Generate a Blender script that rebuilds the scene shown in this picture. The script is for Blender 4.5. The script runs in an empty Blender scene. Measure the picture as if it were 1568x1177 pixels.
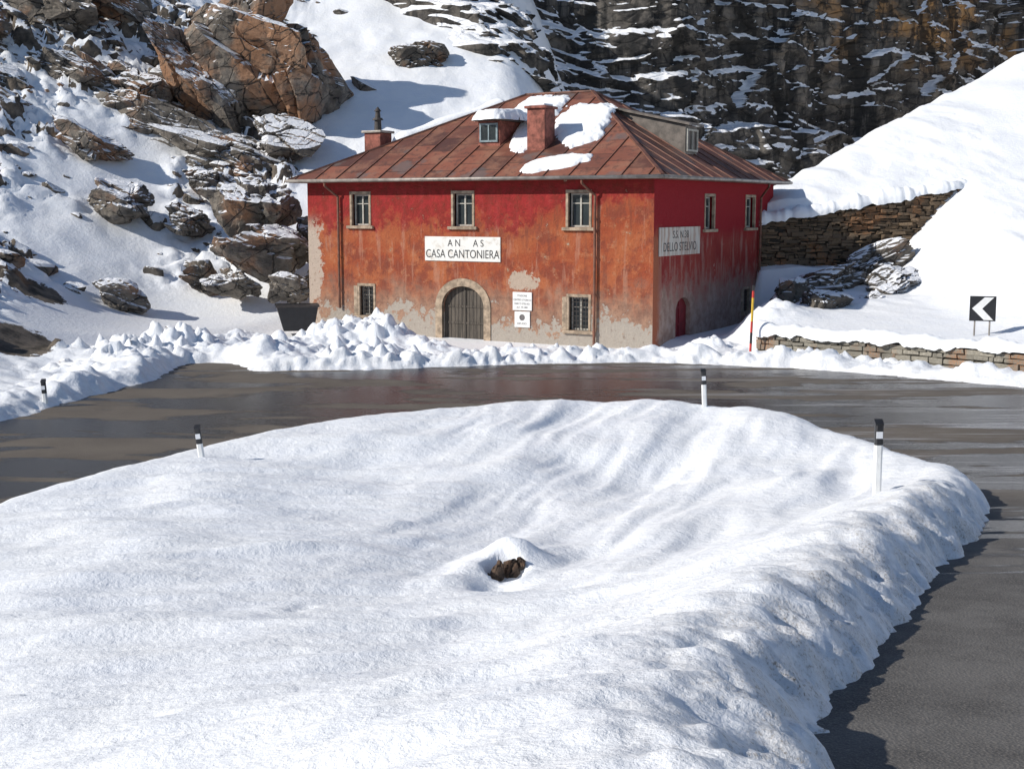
import bpy, bmesh, math, random
import numpy as np
from mathutils import Vector, Matrix
random.seed(7); rng=np.random.RandomState(5)
D=bpy.data; SC=bpy.context.scene

# ------------------------------------------------------------ helpers
def link(o,parent=None):
    SC.collection.objects.link(o)
    if parent: o.parent=parent
    return o
def empty(name,loc=(0,0,0),rz=0):
    e=D.objects.new(name,None); e.location=loc; e.rotation_euler=(0,0,rz); e.empty_display_size=.3
    return link(e)
class MB:
    def __init__(s): s.v=[]; s.f=[]
    def poly(s,pts):
        b=len(s.v); s.v+= [tuple(p) for p in pts]; s.f.append(tuple(range(b,b+len(pts))))
    def hexa(s,c):
        b=len(s.v); s.v+=[tuple(p) for p in c]
        for q in ((0,3,2,1),(4,5,6,7),(0,1,5,4),(1,2,6,5),(2,3,7,6),(3,0,4,7)): s.f.append(tuple(b+i for i in q))
    def box(s,x0,x1,y0,y1,z0,z1):
        s.hexa([(x0,y0,z0),(x1,y0,z0),(x1,y1,z0),(x0,y1,z0),(x0,y0,z1),(x1,y0,z1),(x1,y1,z1),(x0,y1,z1)])
    def pbox(s,P,a0,a1,z0,z1,d0,d1):
        s.hexa([P(a0,z0,d0),P(a1,z0,d0),P(a1,z0,d1),P(a0,z0,d1),P(a0,z1,d0),P(a1,z1,d0),P(a1,z1,d1),P(a0,z1,d1)])
    def beam(s,a,b,w,h=None,up=(0,0,1)):
        h=h or w; a=Vector(a); b=Vector(b); d=(b-a).normalized(); u=Vector(up)
        if abs(d.dot(u))>.95: u=Vector((0,1,0))
        r=d.cross(u).normalized()*w/2; t=r.cross(d).normalized()*h/2
        s.hexa([a-r-t,a+r-t,a+r+t,a-r+t,b-r-t,b+r-t,b+r+t,b-r+t])
    def cyl(s,a,b,r0,r1=None,n=12):
        r1=r0 if r1 is None else r1; a=Vector(a); b=Vector(b); d=(b-a).normalized()
        u=Vector((0,0,1)) if abs(d.z)<.9 else Vector((1,0,0)); x=d.cross(u).normalized(); y=d.cross(x)
        k=len(s.v)
        for c,r in ((a,r0),(b,r1)):
            for i in range(n):
                t=2*math.pi*i/n; s.v.append(tuple(c+x*math.cos(t)*r+y*math.sin(t)*r))
        for i in range(n): s.f.append((k+i,k+(i+1)%n,k+n+(i+1)%n,k+n+i))
        s.f.append(tuple(k+i for i in range(n))[::-1]); s.f.append(tuple(k+n+i for i in range(n)))
    def obj(s,name,mat,parent=None,smooth=False,bevel=0,recalc=True):
        me=D.meshes.new(name); me.from_pydata(s.v,[],s.f); me.update()
        if recalc:
            bm=bmesh.new(); bm.from_mesh(me); bmesh.ops.recalc_face_normals(bm,faces=bm.faces); bm.to_mesh(me); bm.free()
        if smooth: me.polygons.foreach_set('use_smooth',[True]*len(me.polygons))
        if mat: me.materials.append(mat)
        o=D.objects.new(name,me); link(o,parent)
        if bevel:
            m=o.modifiers.new('b','BEVEL'); m.width=bevel; m.segments=2; m.limit_method='ANGLE'
        return o
def mesh_np(name,V,F,mat,parent=None,smooth=True,attrs={}):
    me=D.meshes.new(name); n=len(V); m=len(F); k=F.shape[1]
    me.vertices.add(n); me.vertices.foreach_set('co',np.ascontiguousarray(V,dtype=np.float32).ravel())
    me.loops.add(m*k); me.loops.foreach_set('vertex_index',np.ascontiguousarray(F,dtype=np.int32).ravel())
    me.polygons.add(m); me.polygons.foreach_set('loop_start',np.arange(0,m*k,k,dtype=np.int32))
    me.polygons.foreach_set('loop_total',np.full(m,k,dtype=np.int32))
    me.update(calc_edges=True)
    me.polygons.foreach_set('use_smooth',np.full(m,smooth))
    for a,val in attrs.items():
        at=me.attributes.new(a,'FLOAT','POINT'); at.data.foreach_set('value',np.ascontiguousarray(val,dtype=np.float32).ravel())
    me.validate(); me.materials.append(mat)
    return link(D.objects.new(name,me),parent)
def gridfaces(nx,ny):
    i=np.arange(ny-1)[:,None]*nx+np.arange(nx-1)[None,:]
    return np.stack([i,i+1,i+nx+1,i+nx],-1).reshape(-1,4)

# ------------------------------------------------------------ numpy noise
def _h(*a):
    h=np.zeros_like(a[0],dtype=np.uint64)
    for k,c in zip(a,(374761393,668265263,2147483647,1442695041)):
        h=h+(k.astype(np.int64).astype(np.uint64))*np.uint64(c)
    h&=np.uint64(0xffffffff); h=((h^(h>>np.uint64(13)))*np.uint64(1274126177))&np.uint64(0xffffffff)
    h=((h^(h>>np.uint64(15)))*np.uint64(2246822519))&np.uint64(0xffffffff); h^=h>>np.uint64(16)
    return h.astype(np.float64)/4294967295.
def vn(x,y,s=0):
    ix=np.floor(x); iy=np.floor(y); fx=x-ix; fy=y-iy
    fx=fx*fx*fx*(fx*(fx*6-15)+10); fy=fy*fy*fy*(fy*(fy*6-15)+10); S0=np.full_like(ix,s)
    a=_h(ix,iy,S0);b=_h(ix+1,iy,S0);c=_h(ix,iy+1,S0);d=_h(ix+1,iy+1,S0)
    return ((a*(1-fx)+b*fx)*(1-fy)+(c*(1-fx)+d*fx)*fy)*2-1
def fbm(x,y,o=4,s=0,g=.5):
    r=0;a=1;t=0
    for i in range(o):
        r=r+a*vn(x,y,s+i*17); t+=a; a*=g; x,y=(x*.8-y*.6)*2.03+3.1,(x*.6+y*.8)*2.03+1.7
    return r/t
def vn3(p,s=0):
    i=np.floor(p); f=p-i; f=f*f*(3-2*f); r=0
    for dx in (0,1):
        for dy in (0,1):
            for dz in (0,1):
                w=(f[:,0] if dx else 1-f[:,0])*(f[:,1] if dy else 1-f[:,1])*(f[:,2] if dz else 1-f[:,2])
                r=r+w*_h(i[:,0]+dx,i[:,1]+dy,i[:,2]+dz,np.full(len(p),float(s)))
    return r*2-1
def worley(x,y,s=0):
    ix=np.floor(x); iy=np.floor(y); best=np.full_like(x,9.); cid=np.zeros_like(x); b2=np.full_like(x,9.)
    for dx in (-1,0,1):
        for dy in (-1,0,1):
            cx=ix+dx; cy=iy+dy; S0=np.full_like(ix,s)
            px=cx+_h(cx,cy,S0); py=cy+_h(cx,cy,S0+51)
            d=np.hypot(px-x,py-y); c=_h(cx,cy,S0+99); m=d<best
            b2=np.where(m,best,np.minimum(b2,d)); cid=np.where(m,c,cid); best=np.where(m,d,best)
    return best,b2,cid
def S(a,b,x):
    t=np.clip((x-a)/(b-a),0,1); return t*t*(3-2*t)
def sp(x,w=1.):
    return np.where(x/w>20,x,w*np.log1p(np.exp(np.clip(x/w,-30,20))))
def sdpoly(P,X,Y):
    P=np.array(P,float); d=np.full(X.shape,1e9); ins=np.zeros(X.shape,bool); n=len(P)
    for i in range(n):
        ax,ay=P[i]; bx,by=P[(i+1)%n]; ex,ey=bx-ax,by-ay
        t=np.clip(((X-ax)*ex+(Y-ay)*ey)/(ex*ex+ey*ey),0,1)
        d=np.minimum(d,np.hypot(X-ax-t*ex,Y-ay-t*ey))
        c=((ay>Y)!=(by>Y))
        xi=ax+(Y-ay)*ex/(ey if abs(ey)>1e-9 else 1e-9); ins^=(c&(X<xi))
    return np.where(ins,d,-d)
def cr(P,n=6):
    P=[np.array(p,float) for p in P]; out=[]
    for i in range(len(P)-1):
        p0=P[max(i-1,0)];p1=P[i];p2=P[i+1];p3=P[min(i+2,len(P)-1)]
        for k in range(n):
            t=k/n; out.append(.5*((2*p1)+(-p0+p2)*t+(2*p0-5*p1+4*p2-p3)*t*t+(-p0+3*p1-3*p2+p3)*t**3))
    out.append(P[-1]); return out

# ------------------------------------------------------------ node helper
class G:
    def __init__(s,name):
        s.m=D.materials.new(name); s.m.use_nodes=True; s.nt=s.m.node_tree; s.nt.nodes.clear()
        s.out=s.nt.nodes.new('ShaderNodeOutputMaterial'); s.b=s.nt.nodes.new('ShaderNodeBsdfPrincipled')
        s.nt.links.new(s.b.outputs[0],s.out.inputs[0]); s._tc=None
    def put(s,sock,v):
        if isinstance(v,bpy.types.NodeSocket): s.nt.links.new(v,sock)
        else:
            if isinstance(v,tuple) and len(v)==3 and sock.type=='RGBA': v=v+(1,)
            sock.default_value=v
    def node(s,t,**k):
        n=s.nt.nodes.new(t)
        for a,b in k.items(): setattr(n,a,b)
        return n
    def obj(s):
        if not s._tc: s._tc=s.node('ShaderNodeTexCoord')
        return s._tc.outputs['Object']
    def mp(s,v,sc=(1,1,1),rot=(0,0,0),loc=(0,0,0)):
        n=s.node('ShaderNodeMapping'); s.put(n.inputs[0],v); n.inputs['Scale'].default_value=sc; n.inputs['Rotation'].default_value=rot; n.inputs['Location'].default_value=loc; return n.outputs[0]
    def noise(s,sc=1,det=4,ro=.5,v=None,dist=0,col=False):
        n=s.node('ShaderNodeTexNoise'); s.put(n.inputs['Vector'],v or s.obj()); n.inputs['Scale'].default_value=sc
        n.inputs['Detail'].default_value=det; n.inputs['Roughness'].default_value=ro; n.inputs['Distortion'].default_value=dist
        return n.outputs[1 if col else 0]
    def vor(s,sc=1,v=None,feat='F1',out=0):
        n=s.node('ShaderNodeTexVoronoi',feature=feat); s.put(n.inputs['Vector'],v or s.obj()); n.inputs['Scale'].default_value=sc; return n.outputs[out]
    def ma(s,op,a,b=0.,c=None):
        n=s.node('ShaderNodeMath',operation=op); s.put(n.inputs[0],a); s.put(n.inputs[1],b)
        if c is not None: s.put(n.inputs[2],c)
        return n.outputs[0]
    def rng(s,x,a,b,c=0.,d=1.,smooth=True):
        n=s.node('ShaderNodeMapRange'); n.interpolation_type='SMOOTHSTEP' if smooth else 'LINEAR'
        s.put(n.inputs[0],x)
        for i,v in enumerate((a,b,c,d)): s.put(n.inputs[i+1],v)
        return n.outputs[0]
    def mix(s,f,a,b,mode='MIX'):
        n=s.node('ShaderNodeMix',data_type='RGBA',blend_type=mode); s.put(n.inputs[0],f); s.put(n.inputs[6],a); s.put(n.inputs[7],b); return n.outputs[2]
    def sep(s,v):
        n=s.node('ShaderNodeSeparateXYZ'); s.put(n.inputs[0],v); return n.outputs
    def comb(s,x,y,z):
        n=s.node('ShaderNodeCombineXYZ'); s.put(n.inputs[0],x); s.put(n.inputs[1],y); s.put(n.inputs[2],z); return n.outputs[0]
    def attr(s,name):
        n=s.node('ShaderNodeAttribute'); n.attribute_name=name; return n.outputs['Fac']
    def nz(s):
        n=s.node('ShaderNodeNewGeometry'); return s.sep(n.outputs['Normal'])[2]
    def bump(s,h,dist=.02,st=1.,prev=None):
        n=s.node('ShaderNodeBump'); s.put(n.inputs['Height'],h); n.inputs['Distance'].default_value=dist; s.put(n.inputs['Strength'],st)
        if prev is not None: s.put(n.inputs['Normal'],prev)
        return n.outputs[0]
    def fin(s,col,rough=.7,bump=None,metal=0,spec=None):
        s.put(s.b.inputs['Base Color'],col); s.put(s.b.inputs['Roughness'],rough); s.b.inputs['Metallic'].default_value=metal
        if bump is not None: s.put(s.b.inputs['Normal'],bump)
        if spec is not None: s.b.inputs['Specular IOR Level'].default_value=spec
        return s.m
def simple(name,col,rough=.6,var=.25,sc=5,metal=0,bd=.004):
    g=G(name); n=g.noise(sc,6,.6)
    c=g.mix(g.rng(n,.3,.7),tuple(x*(1-var) for x in col),tuple(min(1,x*(1+var)) for x in col))
    return g.fin(c,rough,g.bump(g.noise(sc*6,4),bd),metal)

SNOW=(.88,.89,.92)
# ------------------------------------------------------------ materials
def m_terrain():
    g=G('snow_ground'); d=g.attr('dirt'); r=g.attr('rock')
    n1=g.noise(5,5,.6); n2=g.noise(17,4,.62); n3=g.noise(1.2,5,.6)
    sp_=g.rng(g.noise(30,5,.7),.50,.66)
    dm=g.ma('MULTIPLY',g.ma('MULTIPLY',d,g.rng(g.noise(3,6,.65),.33,.62)),g.ma('ADD',g.ma('MULTIPLY',sp_,.65),.28))
    snow=g.mix(g.rng(n3,.3,.7),(.86,.88,.915),(.91,.92,.93))
    c=g.mix(dm,snow,(.30,.25,.19))
    rn=g.noise(1.3,8,.65); rock=g.mix(g.rng(rn,.35,.65),(.05,.043,.036),(.19,.155,.12))
    rock=g.mix(g.rng(g.noise(.35,4,.6),.58,.72),rock,(.22,.125,.065))
    rm=g.rng(g.ma('ADD',r,g.ma('MULTIPLY',g.ma('SUBTRACT',g.noise(3,6,.7),.5),1.0)),.46,.54)
    c=g.mix(rm,c,rock)
    b=g.bump(n1,.06,.55); b=g.bump(n2,.022,.6,b); b=g.bump(g.noise(70,2,.6),.005,.6,b)
    return g.fin(c,g.mix(rm,(.5,)*3,(.9,)*3),b,spec=.3)
def m_rock(name='rock',warm=.5,snow=.62,bright=1.,soft=.08):
    g=G(name); n=g.noise(.9,9,.68); n2=g.noise(.35,4,.6); v=g.obj(); strat=g.noise(1.1,7,.65,g.mp(v,(.45,.45,2.2),(0.35,.6,0)))
    a=tuple(x*bright for x in (.085,.075,.064)); b=tuple(x*bright for x in (.25,.215,.175)); o=tuple(x*bright for x in (.34,.17,.085))
    c=g.mix(g.rng(n,.35,.66),a,b); c=g.mix(g.ma('MULTIPLY',g.rng(n2,.60-.2*warm,.75-.15*warm),.8),c,o)
    c=g.mix(g.rng(g.noise(2.2,8,.7),.53,.68),c,a)
    c=g.mix(g.ma('MULTIPLY',g.rng(strat,.43,.36),.85),c,tuple(x*.35 for x in a))
    cr_=g.vor(.8,g.mp(g.mp(v,(1,1,1),(.2,.6,.2)),(.6,.8,1.3)),'DISTANCE_TO_EDGE'); cw=g.rng(g.ma('ADD',cr_,g.ma('MULTIPLY',g.ma('SUBTRACT',g.noise(3,5,.6),.5),.10)),.03,.0)
    c=g.mix(g.ma('MULTIPLY',cw,.85),c,tuple(x*.25 for x in a))
    sm=g.rng(g.ma('ADD',g.nz(),g.ma('MULTIPLY',g.ma('SUBTRACT',g.noise(1.6,6,.65),.5),.5)),snow,snow+soft)
    c=g.mix(sm,c,SNOW)
    h=g.ma('ADD',g.ma('ADD',g.ma('MULTIPLY',strat,.8),g.noise(4,8,.7)),g.ma('MULTIPLY',cw,-.8))
    return g.fin(c,.9,g.bump(h,.16,.85))
def m_cliff():
    g=G('cliff_rock'); v=g.obj(); n=g.noise(.5,10,.7); blk=g.vor(1.0,g.mp(g.mp(v,(1,1,1)),(.45,.45,1.2)),'DISTANCE_TO_EDGE')
    blk=g.ma('ADD',blk,g.ma('MULTIPLY',g.ma('SUBTRACT',g.noise(1.5,5,.6),.5),.12))
    stain=g.noise(.5,7,.68,g.mp(v,(1.2,1.2,.10)))
    c=g.mix(g.rng(n,.36,.66),(.034,.031,.029),(.15,.132,.112))
    z=g.sep(v)[2]; x=g.sep(v)[0]
    om=g.ma('MULTIPLY',g.rng(g.noise(.16,6,.65),.46,.58),g.ma('MULTIPLY',g.rng(z,15,21),g.rng(x,16,34)))
    c=g.mix(om,c,(.36,.20,.08))
    c=g.mix(g.ma('MULTIPLY',g.rng(stain,.47,.56),.88),c,(.014,.0135,.013))
    c=g.mix(g.ma('MULTIPLY',g.rng(blk,.035,.0),.8),c,(.012,.011,.010))
    big=g.ma('MULTIPLY',g.ma('SUBTRACT',g.noise(.22,3,.5),.5),.55)
    sn=g.ma('ADD',g.ma('ADD',g.nz(),big),g.ma('MULTIPLY',g.ma('SUBTRACT',g.noise(1.1,6,.65),.5),.55))
    sm=g.rng(sn,g.rng(x,4,22,.36,.50,False),g.rng(x,4,22,.43,.56,False))
    c=g.mix(sm,c,SNOW)
    b=g.bump(g.rng(blk,0,.10),.12,.7); b=g.bump(g.noise(2.5,8,.7),.2,.8,b)
    return g.fin(c,.9,b)
def m_asphalt():
    g=G('asphalt'); v=g.obj(); sx=g.mp(v,(.20,.9,1),(0,0,.10)); wet=g.noise(.7,6,.60,sx,.8)
    big=g.noise(.16,4,.55); x=g.sep(v)[0]; y=g.sep(v)[1]
    nearx=g.rng(y,26,20)
    w=g.rng(g.ma('ADD',g.ma('ADD',wet,g.ma('MULTIPLY',big,.7)),g.ma('MULTIPLY',nearx,-.14)),.80,.85)
    sp2=g.noise(60,3,.7); agg=g.vor(38)
    dry=g.mix(g.rng(g.noise(.6,6,.6),.3,.7),(.088,.071,.054),(.130,.108,.084))
    dry=g.mix(g.ma('MULTIPLY',nearx,.75),dry,g.mix(g.rng(g.noise(1.2,7,.65),.35,.65),(.060,.060,.061),(.125,.123,.12)))
    dry=g.mix(g.rng(sp2,.45,.75),dry,(.22,.20,.18)); dry=g.mix(g.ma('MULTIPLY',g.rng(agg,.25,.05),.5),dry,(.025,.025,.025))
    c=g.mix(w,dry,(.026,.023,.021))
    st=g.noise(1.6,6,.7,g.mp(v,(.10,1.6,1),(0,0,-.12)))
    sm=g.ma('MULTIPLY',g.rng(st,.53,.60),g.ma('MULTIPLY',g.rng(x,2,8),g.rng(y,22,27)))
    c=g.mix(g.ma('MULTIPLY',sm,.5),c,(.36,.36,.37))  # pale streaks: meltwater reflection painted into the road colour
    ro=g.rng(w,0,1,.88,.27,False)
    return g.fin(c,ro,g.bump(agg,.010,g.rng(w,0.,1.,.7,.5,False)),spec=.4)
def m_wall(side):
    g=G('wall_plaster_side' if side else 'wall_plaster'); v=g.obj(); X,Y,Z=g.sep(v)
    n1=g.noise(.55,8,.66); n2=g.noise(2.2,9,.72); n3=g.noise(1.4,7,.68,g.mp(v,(1.6,1.6,.22))); nf=g.noise(14,5,.6); n4=g.noise(1.1,9,.7,g.mp(v,(1,1,1),(0,0,0),(9,4,2)))
    def amp(n,k): return g.ma('MULTIPLY',g.ma('SUBTRACT',n,.5),k)
    if not side:
        c=g.mix(g.rng(n1,.38,.62),(.30,.066,.030),(.38,.115,.048))
        c=g.mix(g.ma('MULTIPLY',g.rng(n4,.48,.60),.8),c,(.21,.055,.034))
        c=g.mix(g.ma('MULTIPLY',g.rng(n2,.53,.65),.65),c,(.43,.19,.10))
        c=g.mix(g.ma('MULTIPLY',g.rng(n3,.53,.64),.55),c,(.42,.22,.15))
        c=g.mix(g.ma('MULTIPLY',g.rng(n3,.46,.36),.5),c,(.16,.05,.035))
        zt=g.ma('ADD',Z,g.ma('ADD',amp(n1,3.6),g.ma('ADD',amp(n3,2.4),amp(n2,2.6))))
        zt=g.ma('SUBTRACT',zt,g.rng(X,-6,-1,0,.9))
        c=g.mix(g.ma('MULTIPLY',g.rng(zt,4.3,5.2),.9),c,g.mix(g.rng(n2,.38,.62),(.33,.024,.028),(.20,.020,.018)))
        zb=g.ma('ADD',Z,g.ma('ADD',amp(n2,3.0),g.ma('ADD',amp(n1,2.6),amp(n4,3.0))))
        c=g.mix(g.ma('MULTIPLY',g.rng(zb,2.7,1.0),.85),c,g.mix(g.rng(n2,.35,.65),(.19,.11,.08),(.37,.25,.175)))
        c=g.mix(g.rng(zb,.80,.65),c,g.mix(nf,(.27,.235,.20),(.46,.41,.35)))
        xl=g.ma('ADD',X,g.ma('ADD',amp(n2,2.4),amp(n1,2.0)))
        c=g.mix(g.ma('MULTIPLY',g.rng(xl,-16.2,-16.4),g.rng(Z,5.2,4.2)),c,(.46,.37,.30))
        dx=g.ma('MULTIPLY',g.ma('ADD',X,5.9),1.1); dz=g.ma('MULTIPLY',g.ma('SUBTRACT',Z,2.35),1.9)
        rr=g.ma('SQRT',g.ma('ADD',g.ma('MULTIPLY',dx,dx),g.ma('MULTIPLY',dz,dz)))
        c=g.mix(g.rng(g.ma('ADD',rr,amp(n2,2.6)),.80,.74),c,g.mix(nf,(.36,.27,.20),(.52,.42,.34)))
        pm=g.rng(n2,.635,.65); c=g.mix(pm,c,(.44,.32,.24))
        c=g.mix(g.ma('MULTIPLY',g.rng(g.noise(7,6,.7),.55,.70),.65),c,(.10,.04,.03))
    else:
        c=g.mix(g.rng(n1,.35,.65),(.24,.026,.024),(.30,.050,.038))
        c=g.mix(g.ma('MULTIPLY',g.rng(n3,.50,.60),.7),c,(.34,.18,.145))
        zb=g.ma('ADD',Z,g.ma('ADD',amp(n2,3.4),g.ma('ADD',amp(n3,3.6),amp(n4,2.6))))
        c=g.mix(g.ma('MULTIPLY',g.rng(zb,2.9,1.2),.85),c,g.mix(g.rng(n2,.35,.65),(.28,.20,.16),(.46,.38,.32)))
        zt=g.ma('ADD',Z,amp(n1,1.6))
        c=g.mix(g.rng(zt,3.9,4.6),c,(.27,.014,.020))
        c=g.mix(g.ma('MULTIPLY',g.rng(g.ma('ADD',Y,amp(n2,1.0)),.9,.3),g.rng(zt,4.6,4.0)),c,(.36,.12,.065))
        pm=g.rng(n2,.64,.66); c=g.mix(g.ma('MULTIPLY',pm,g.rng(Z,4.2,3.4)),c,(.46,.36,.30))
    h=g.ma('SUBTRACT',g.ma('ADD',g.ma('MULTIPLY',n2,.9),g.ma('MULTIPLY',nf,.35)),g.ma('MULTIPLY',pm,.3))
    return g.fin(c,.9,g.bump(h,.10,.8),spec=.2)
def m_roof(swap):
    g=G('roof_sheet_a' if swap else 'roof_sheet_b'); v=g.obj(); X,Y,Z=g.sep(v)
    vec=g.comb(g.ma('MULTIPLY',Y,1.13),X,0.) if swap else g.comb(g.ma('MULTIPLY',X,1.16),Y,0.)
    b=g.node('ShaderNodeTexBrick'); g.put(b.inputs['Vector'],vec); b.offset=.5
    for k,val in (('Color1',(0,0,0,1)),('Color2',(1,1,1,1)),('Mortar',(.5,.5,.5,1)),('Scale',1.),('Mortar Size',.020),('Brick Width',1.3),('Row Height',1.15),('Bias',0.)): b.inputs[k].default_value=val
    n=g.noise(.7,8,.68); ns=g.noise(3,8,.72)
    c=g.mix(b.outputs[0],(.085,.036,.028),(.28,.10,.060))
    c=g.mix(g.ma('MULTIPLY',g.rng(n,.44,.66),.8),c,(.28,.135,.085)); c=g.mix(g.ma('MULTIPLY',g.rng(ns,.50,.64),.75),c,(.085,.042,.033))
    c=g.mix(g.ma('MULTIPLY',g.rng(g.noise(.45,5,.6,g.mp(v,(1,1,1),(0,0,0),(7,3,1))),.56,.62),.6),c,(.13,.12,.115))
    c=g.mix(g.ma('MULTIPLY',b.outputs[1],.85),c,(.035,.02,.017))
    return g.fin(c,.55,g.bump(g.ma('ADD',g.ma('MULTIPLY',ns,.5),b.outputs[1]),.035,.8),spec=.4)
def m_stone(name,a=(.10,.085,.07),b=(.34,.25,.16)):
    g=G(name); n=g.noise(.7,5,.6); f=g.noise(14,7,.7)
    gg=g.node('ShaderNodeNewGeometry'); rnd=gg.outputs['Random Per Island']
    c=g.mix(rnd,a,b); c=g.mix(g.ma('MULTIPLY',g.rng(n,.52,.62),.7),c,(.34,.14,.05)); c=g.mix(g.rng(f,.35,.65),c,tuple(x*.6 for x in b))
    return g.fin(c,.9,g.bump(f,.03,.8))
MT=m_terrain(); MROCK=m_rock('rock_grey',.45,.60); MSCAT=m_rock('rock_scatter',.4,.50,.9); MWARM=m_rock('rock_rusty',1.0,.62,1.1); MDARK=m_rock('rock_dark',.25,.66,.7)
MCL=m_cliff(); MAS=m_asphalt(); MW=m_wall(False); MWS=m_wall(True); MRA=m_roof(True); MRB=m_roof(False)
MSTONE=m_stone('dry_stone',(.055,.045,.035),(.24,.165,.10)); MSTONE2=m_stone('parapet_stone',(.12,.11,.09),(.36,.33,.27)); MMORT=simple('wall_core',(.04,.033,.026),.95)
def m_snow():
    g=G('snow'); n=g.noise(6,6,.6); return g.fin(g.mix(n,(.86,.88,.91),(.91,.92,.93)),.55,g.bump(n,.05,.5),spec=.3)
MSN=m_snow()
MSTUC=simple('stone_surround',(.34,.26,.185),.85,.4,4,0,.02); MFRAME=simple('window_wood',(.40,.38,.33),.7,.2,8)
MIRON=simple('iron',(.05,.04,.035),.6,.3,9); MZINC=simple('gutter_zinc',(.30,.27,.24),.5,.3,3,.4); MPIPE=simple('rusty_pipe',(.18,.075,.045),.6,.4,3)
MBRICKC=simple('chimney_plaster',(.25,.085,.06),.85,.45,4,0,.02); MGREYM=simple('dormer_metal',(.12,.10,.085),.6,.4,3); MDARKI=simple('dark_interior',(.012,.012,.014),.9,.2,3)
MWHITE=simple('white_paint',(.78,.78,.76),.5,.06,6); MBLACK=simple('black_paint',(.018,.018,.02),.45,.2,6); MRED=simple('red_door_paint',(.20,.012,.018),.6,.25,4)
MYEL=simple('yellow_paint',(.65,.42,.04),.5,.1,6); MREDP=simple('red_paint',(.55,.04,.03),.5,.1,6); MREFL=simple('reflector',(.75,.76,.78),.2,.05,30)
def m_sign():
    g=G('sign_enamel'); n=g.noise(2.5,8,.7); c=g.mix(g.ma('MULTIPLY',g.rng(n,.50,.66),.6),(.74,.73,.69),(.42,.34,.26)); return g.fin(c,.6,g.bump(n,.01,.4))
MSIGN=m_sign()
def m_sign2():
    g=G('sign_faded'); n=g.noise(2.5,8,.7); n3=g.noise(3,6,.65,g.mp(g.obj(),(1,1.6,.3))); c=g.mix(g.rng(n3,.42,.62),(.55,.52,.46),(.38,.26,.20)); return g.fin(c,.7,g.bump(n,.01,.4))
MSIGN2=m_sign2()
def m_wood():
    g=G('old_door_wood'); v=g.obj(); n=g.noise(2,8,.7,g.mp(v,(6,6,.5))); X=g.sep(v)[0]
    pl=g.ma('FRACT',g.ma('MULTIPLY',X,5.5)); e=g.rng(g.ma('ABSOLUTE',g.ma('SUBTRACT',pl,.5)),.42,.48)
    c=g.mix(g.rng(n,.3,.7),(.04,.034,.027),(.12,.10,.08)); c=g.mix(e,c,(.012,.01,.009)); return g.fin(c,.85,g.bump(g.ma('SUBTRACT',n,e),.03,.7))
MDOOR=m_wood()
def m_glass():
    g=G('window_glass'); n=g.noise(1.3,3); return g.fin(g.mix(n,(.015,.02,.022),(.05,.06,.06)),.08,g.bump(g.noise(3,2),.01,.2))
MGL=m_glass()

# ------------------------------------------------------------ terrain
mound_line=cr([(-15,-12),(-13.5,4),(-11.8,14),(-9.6,22),(-8.0,25.3),(-6.4,27.8),(-4.5,30.2),(-1.36,32),(1.95,33.0),(4.84,32.3),(6.5,30.7),(7.4,28.2),(7.8,25.8),(8.2,24),(8.2,22),(7.1,19.2),(4.95,14.7),(3.27,11.1),(2.5,9.4),(2.15,8.0),(1.8,5),(1.4,0),(1,-12)],4)
outer_line=cr([(-24,-12),(-22,2),(-18.5,16),(-15,25),(-12.7,32),(-11.6,36.8),(-10.9,40.5),(-11.0,44.2),(-9.9,44.6),(-8.8,42.6),(-6.8,42.6),(-4,43),(.35,44.3),(4.9,44.8),(8.05,43.7),(10.9,42.1),(14.5,39),(17.5,35.5),(20,30),(19.5,23),(15.5,15),(11,7),(8.5,-1),(7.5,-12)],4)
CP=np.array([(-4,29.5,.42),(0,31.3,.48),(4,31.2,.48),(6.6,28.3,.42),(7.2,24,.55),(5.7,19.6,1.08),(4.4,16.4,1.45),(3.1,13.6,1.75),(1.9,11,2.08),(1.1,9,2.35),(.5,7,2.62),
 (3.6,19,.62),(2,20,.22),(0,20,.12),(3,24,-.08),(5.3,23,.35),(0,25,-.02),(-3,25,.12),(-6,23,.3),(-6,18,.5),(-3,17,.45),(1.2,16,.62),(-4,12,1.05),(-2,10,1.55),(-5,9,1.2),(-2.2,7,2.1),(0,12,1.35),
 (-9,16,.4),(-9,10,.7),(0,0,3.4),(-8,0,2.0),(-12,-8,1.2),(0,-12,3.8),(-10.5,20,.2)],float)
def tps(r): return np.where(r>1e-6,r*r*np.log(np.maximum(r,1e-6)),0)
_n=len(CP); _A=np.zeros((_n+3,_n+3)); _A[:_n,:_n]=tps(np.hypot(CP[:,0][:,None]-CP[:,0],CP[:,1][:,None]-CP[:,1]))+np.eye(_n)*.3
_A[:_n,_n]=1;_A[:_n,_n+1]=CP[:,0];_A[:_n,_n+2]=CP[:,1];_A[_n:,:_n]=_A[:_n,_n:].T
_W=np.linalg.solve(_A,np.concatenate([CP[:,2],[0,0,0]]))
def mound(X,Y):
    r=_W[_n]+_W[_n+1]*X+_W[_n+2]*Y
    for i in range(_n): r=r+_W[i]*tps(np.hypot(X-CP[i,0],Y-CP[i,1]))
    return r
def rz(X,Y): return S(-6,0,X)*.11*sp(24-Y,1.5)
C30,S30=math.cos(math.radians(30)),.5
def hlocal(X,Y):
    dx=X-5.5; dy=Y-51; return dx*C30-dy*S30, dx*S30+dy*C30
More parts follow.
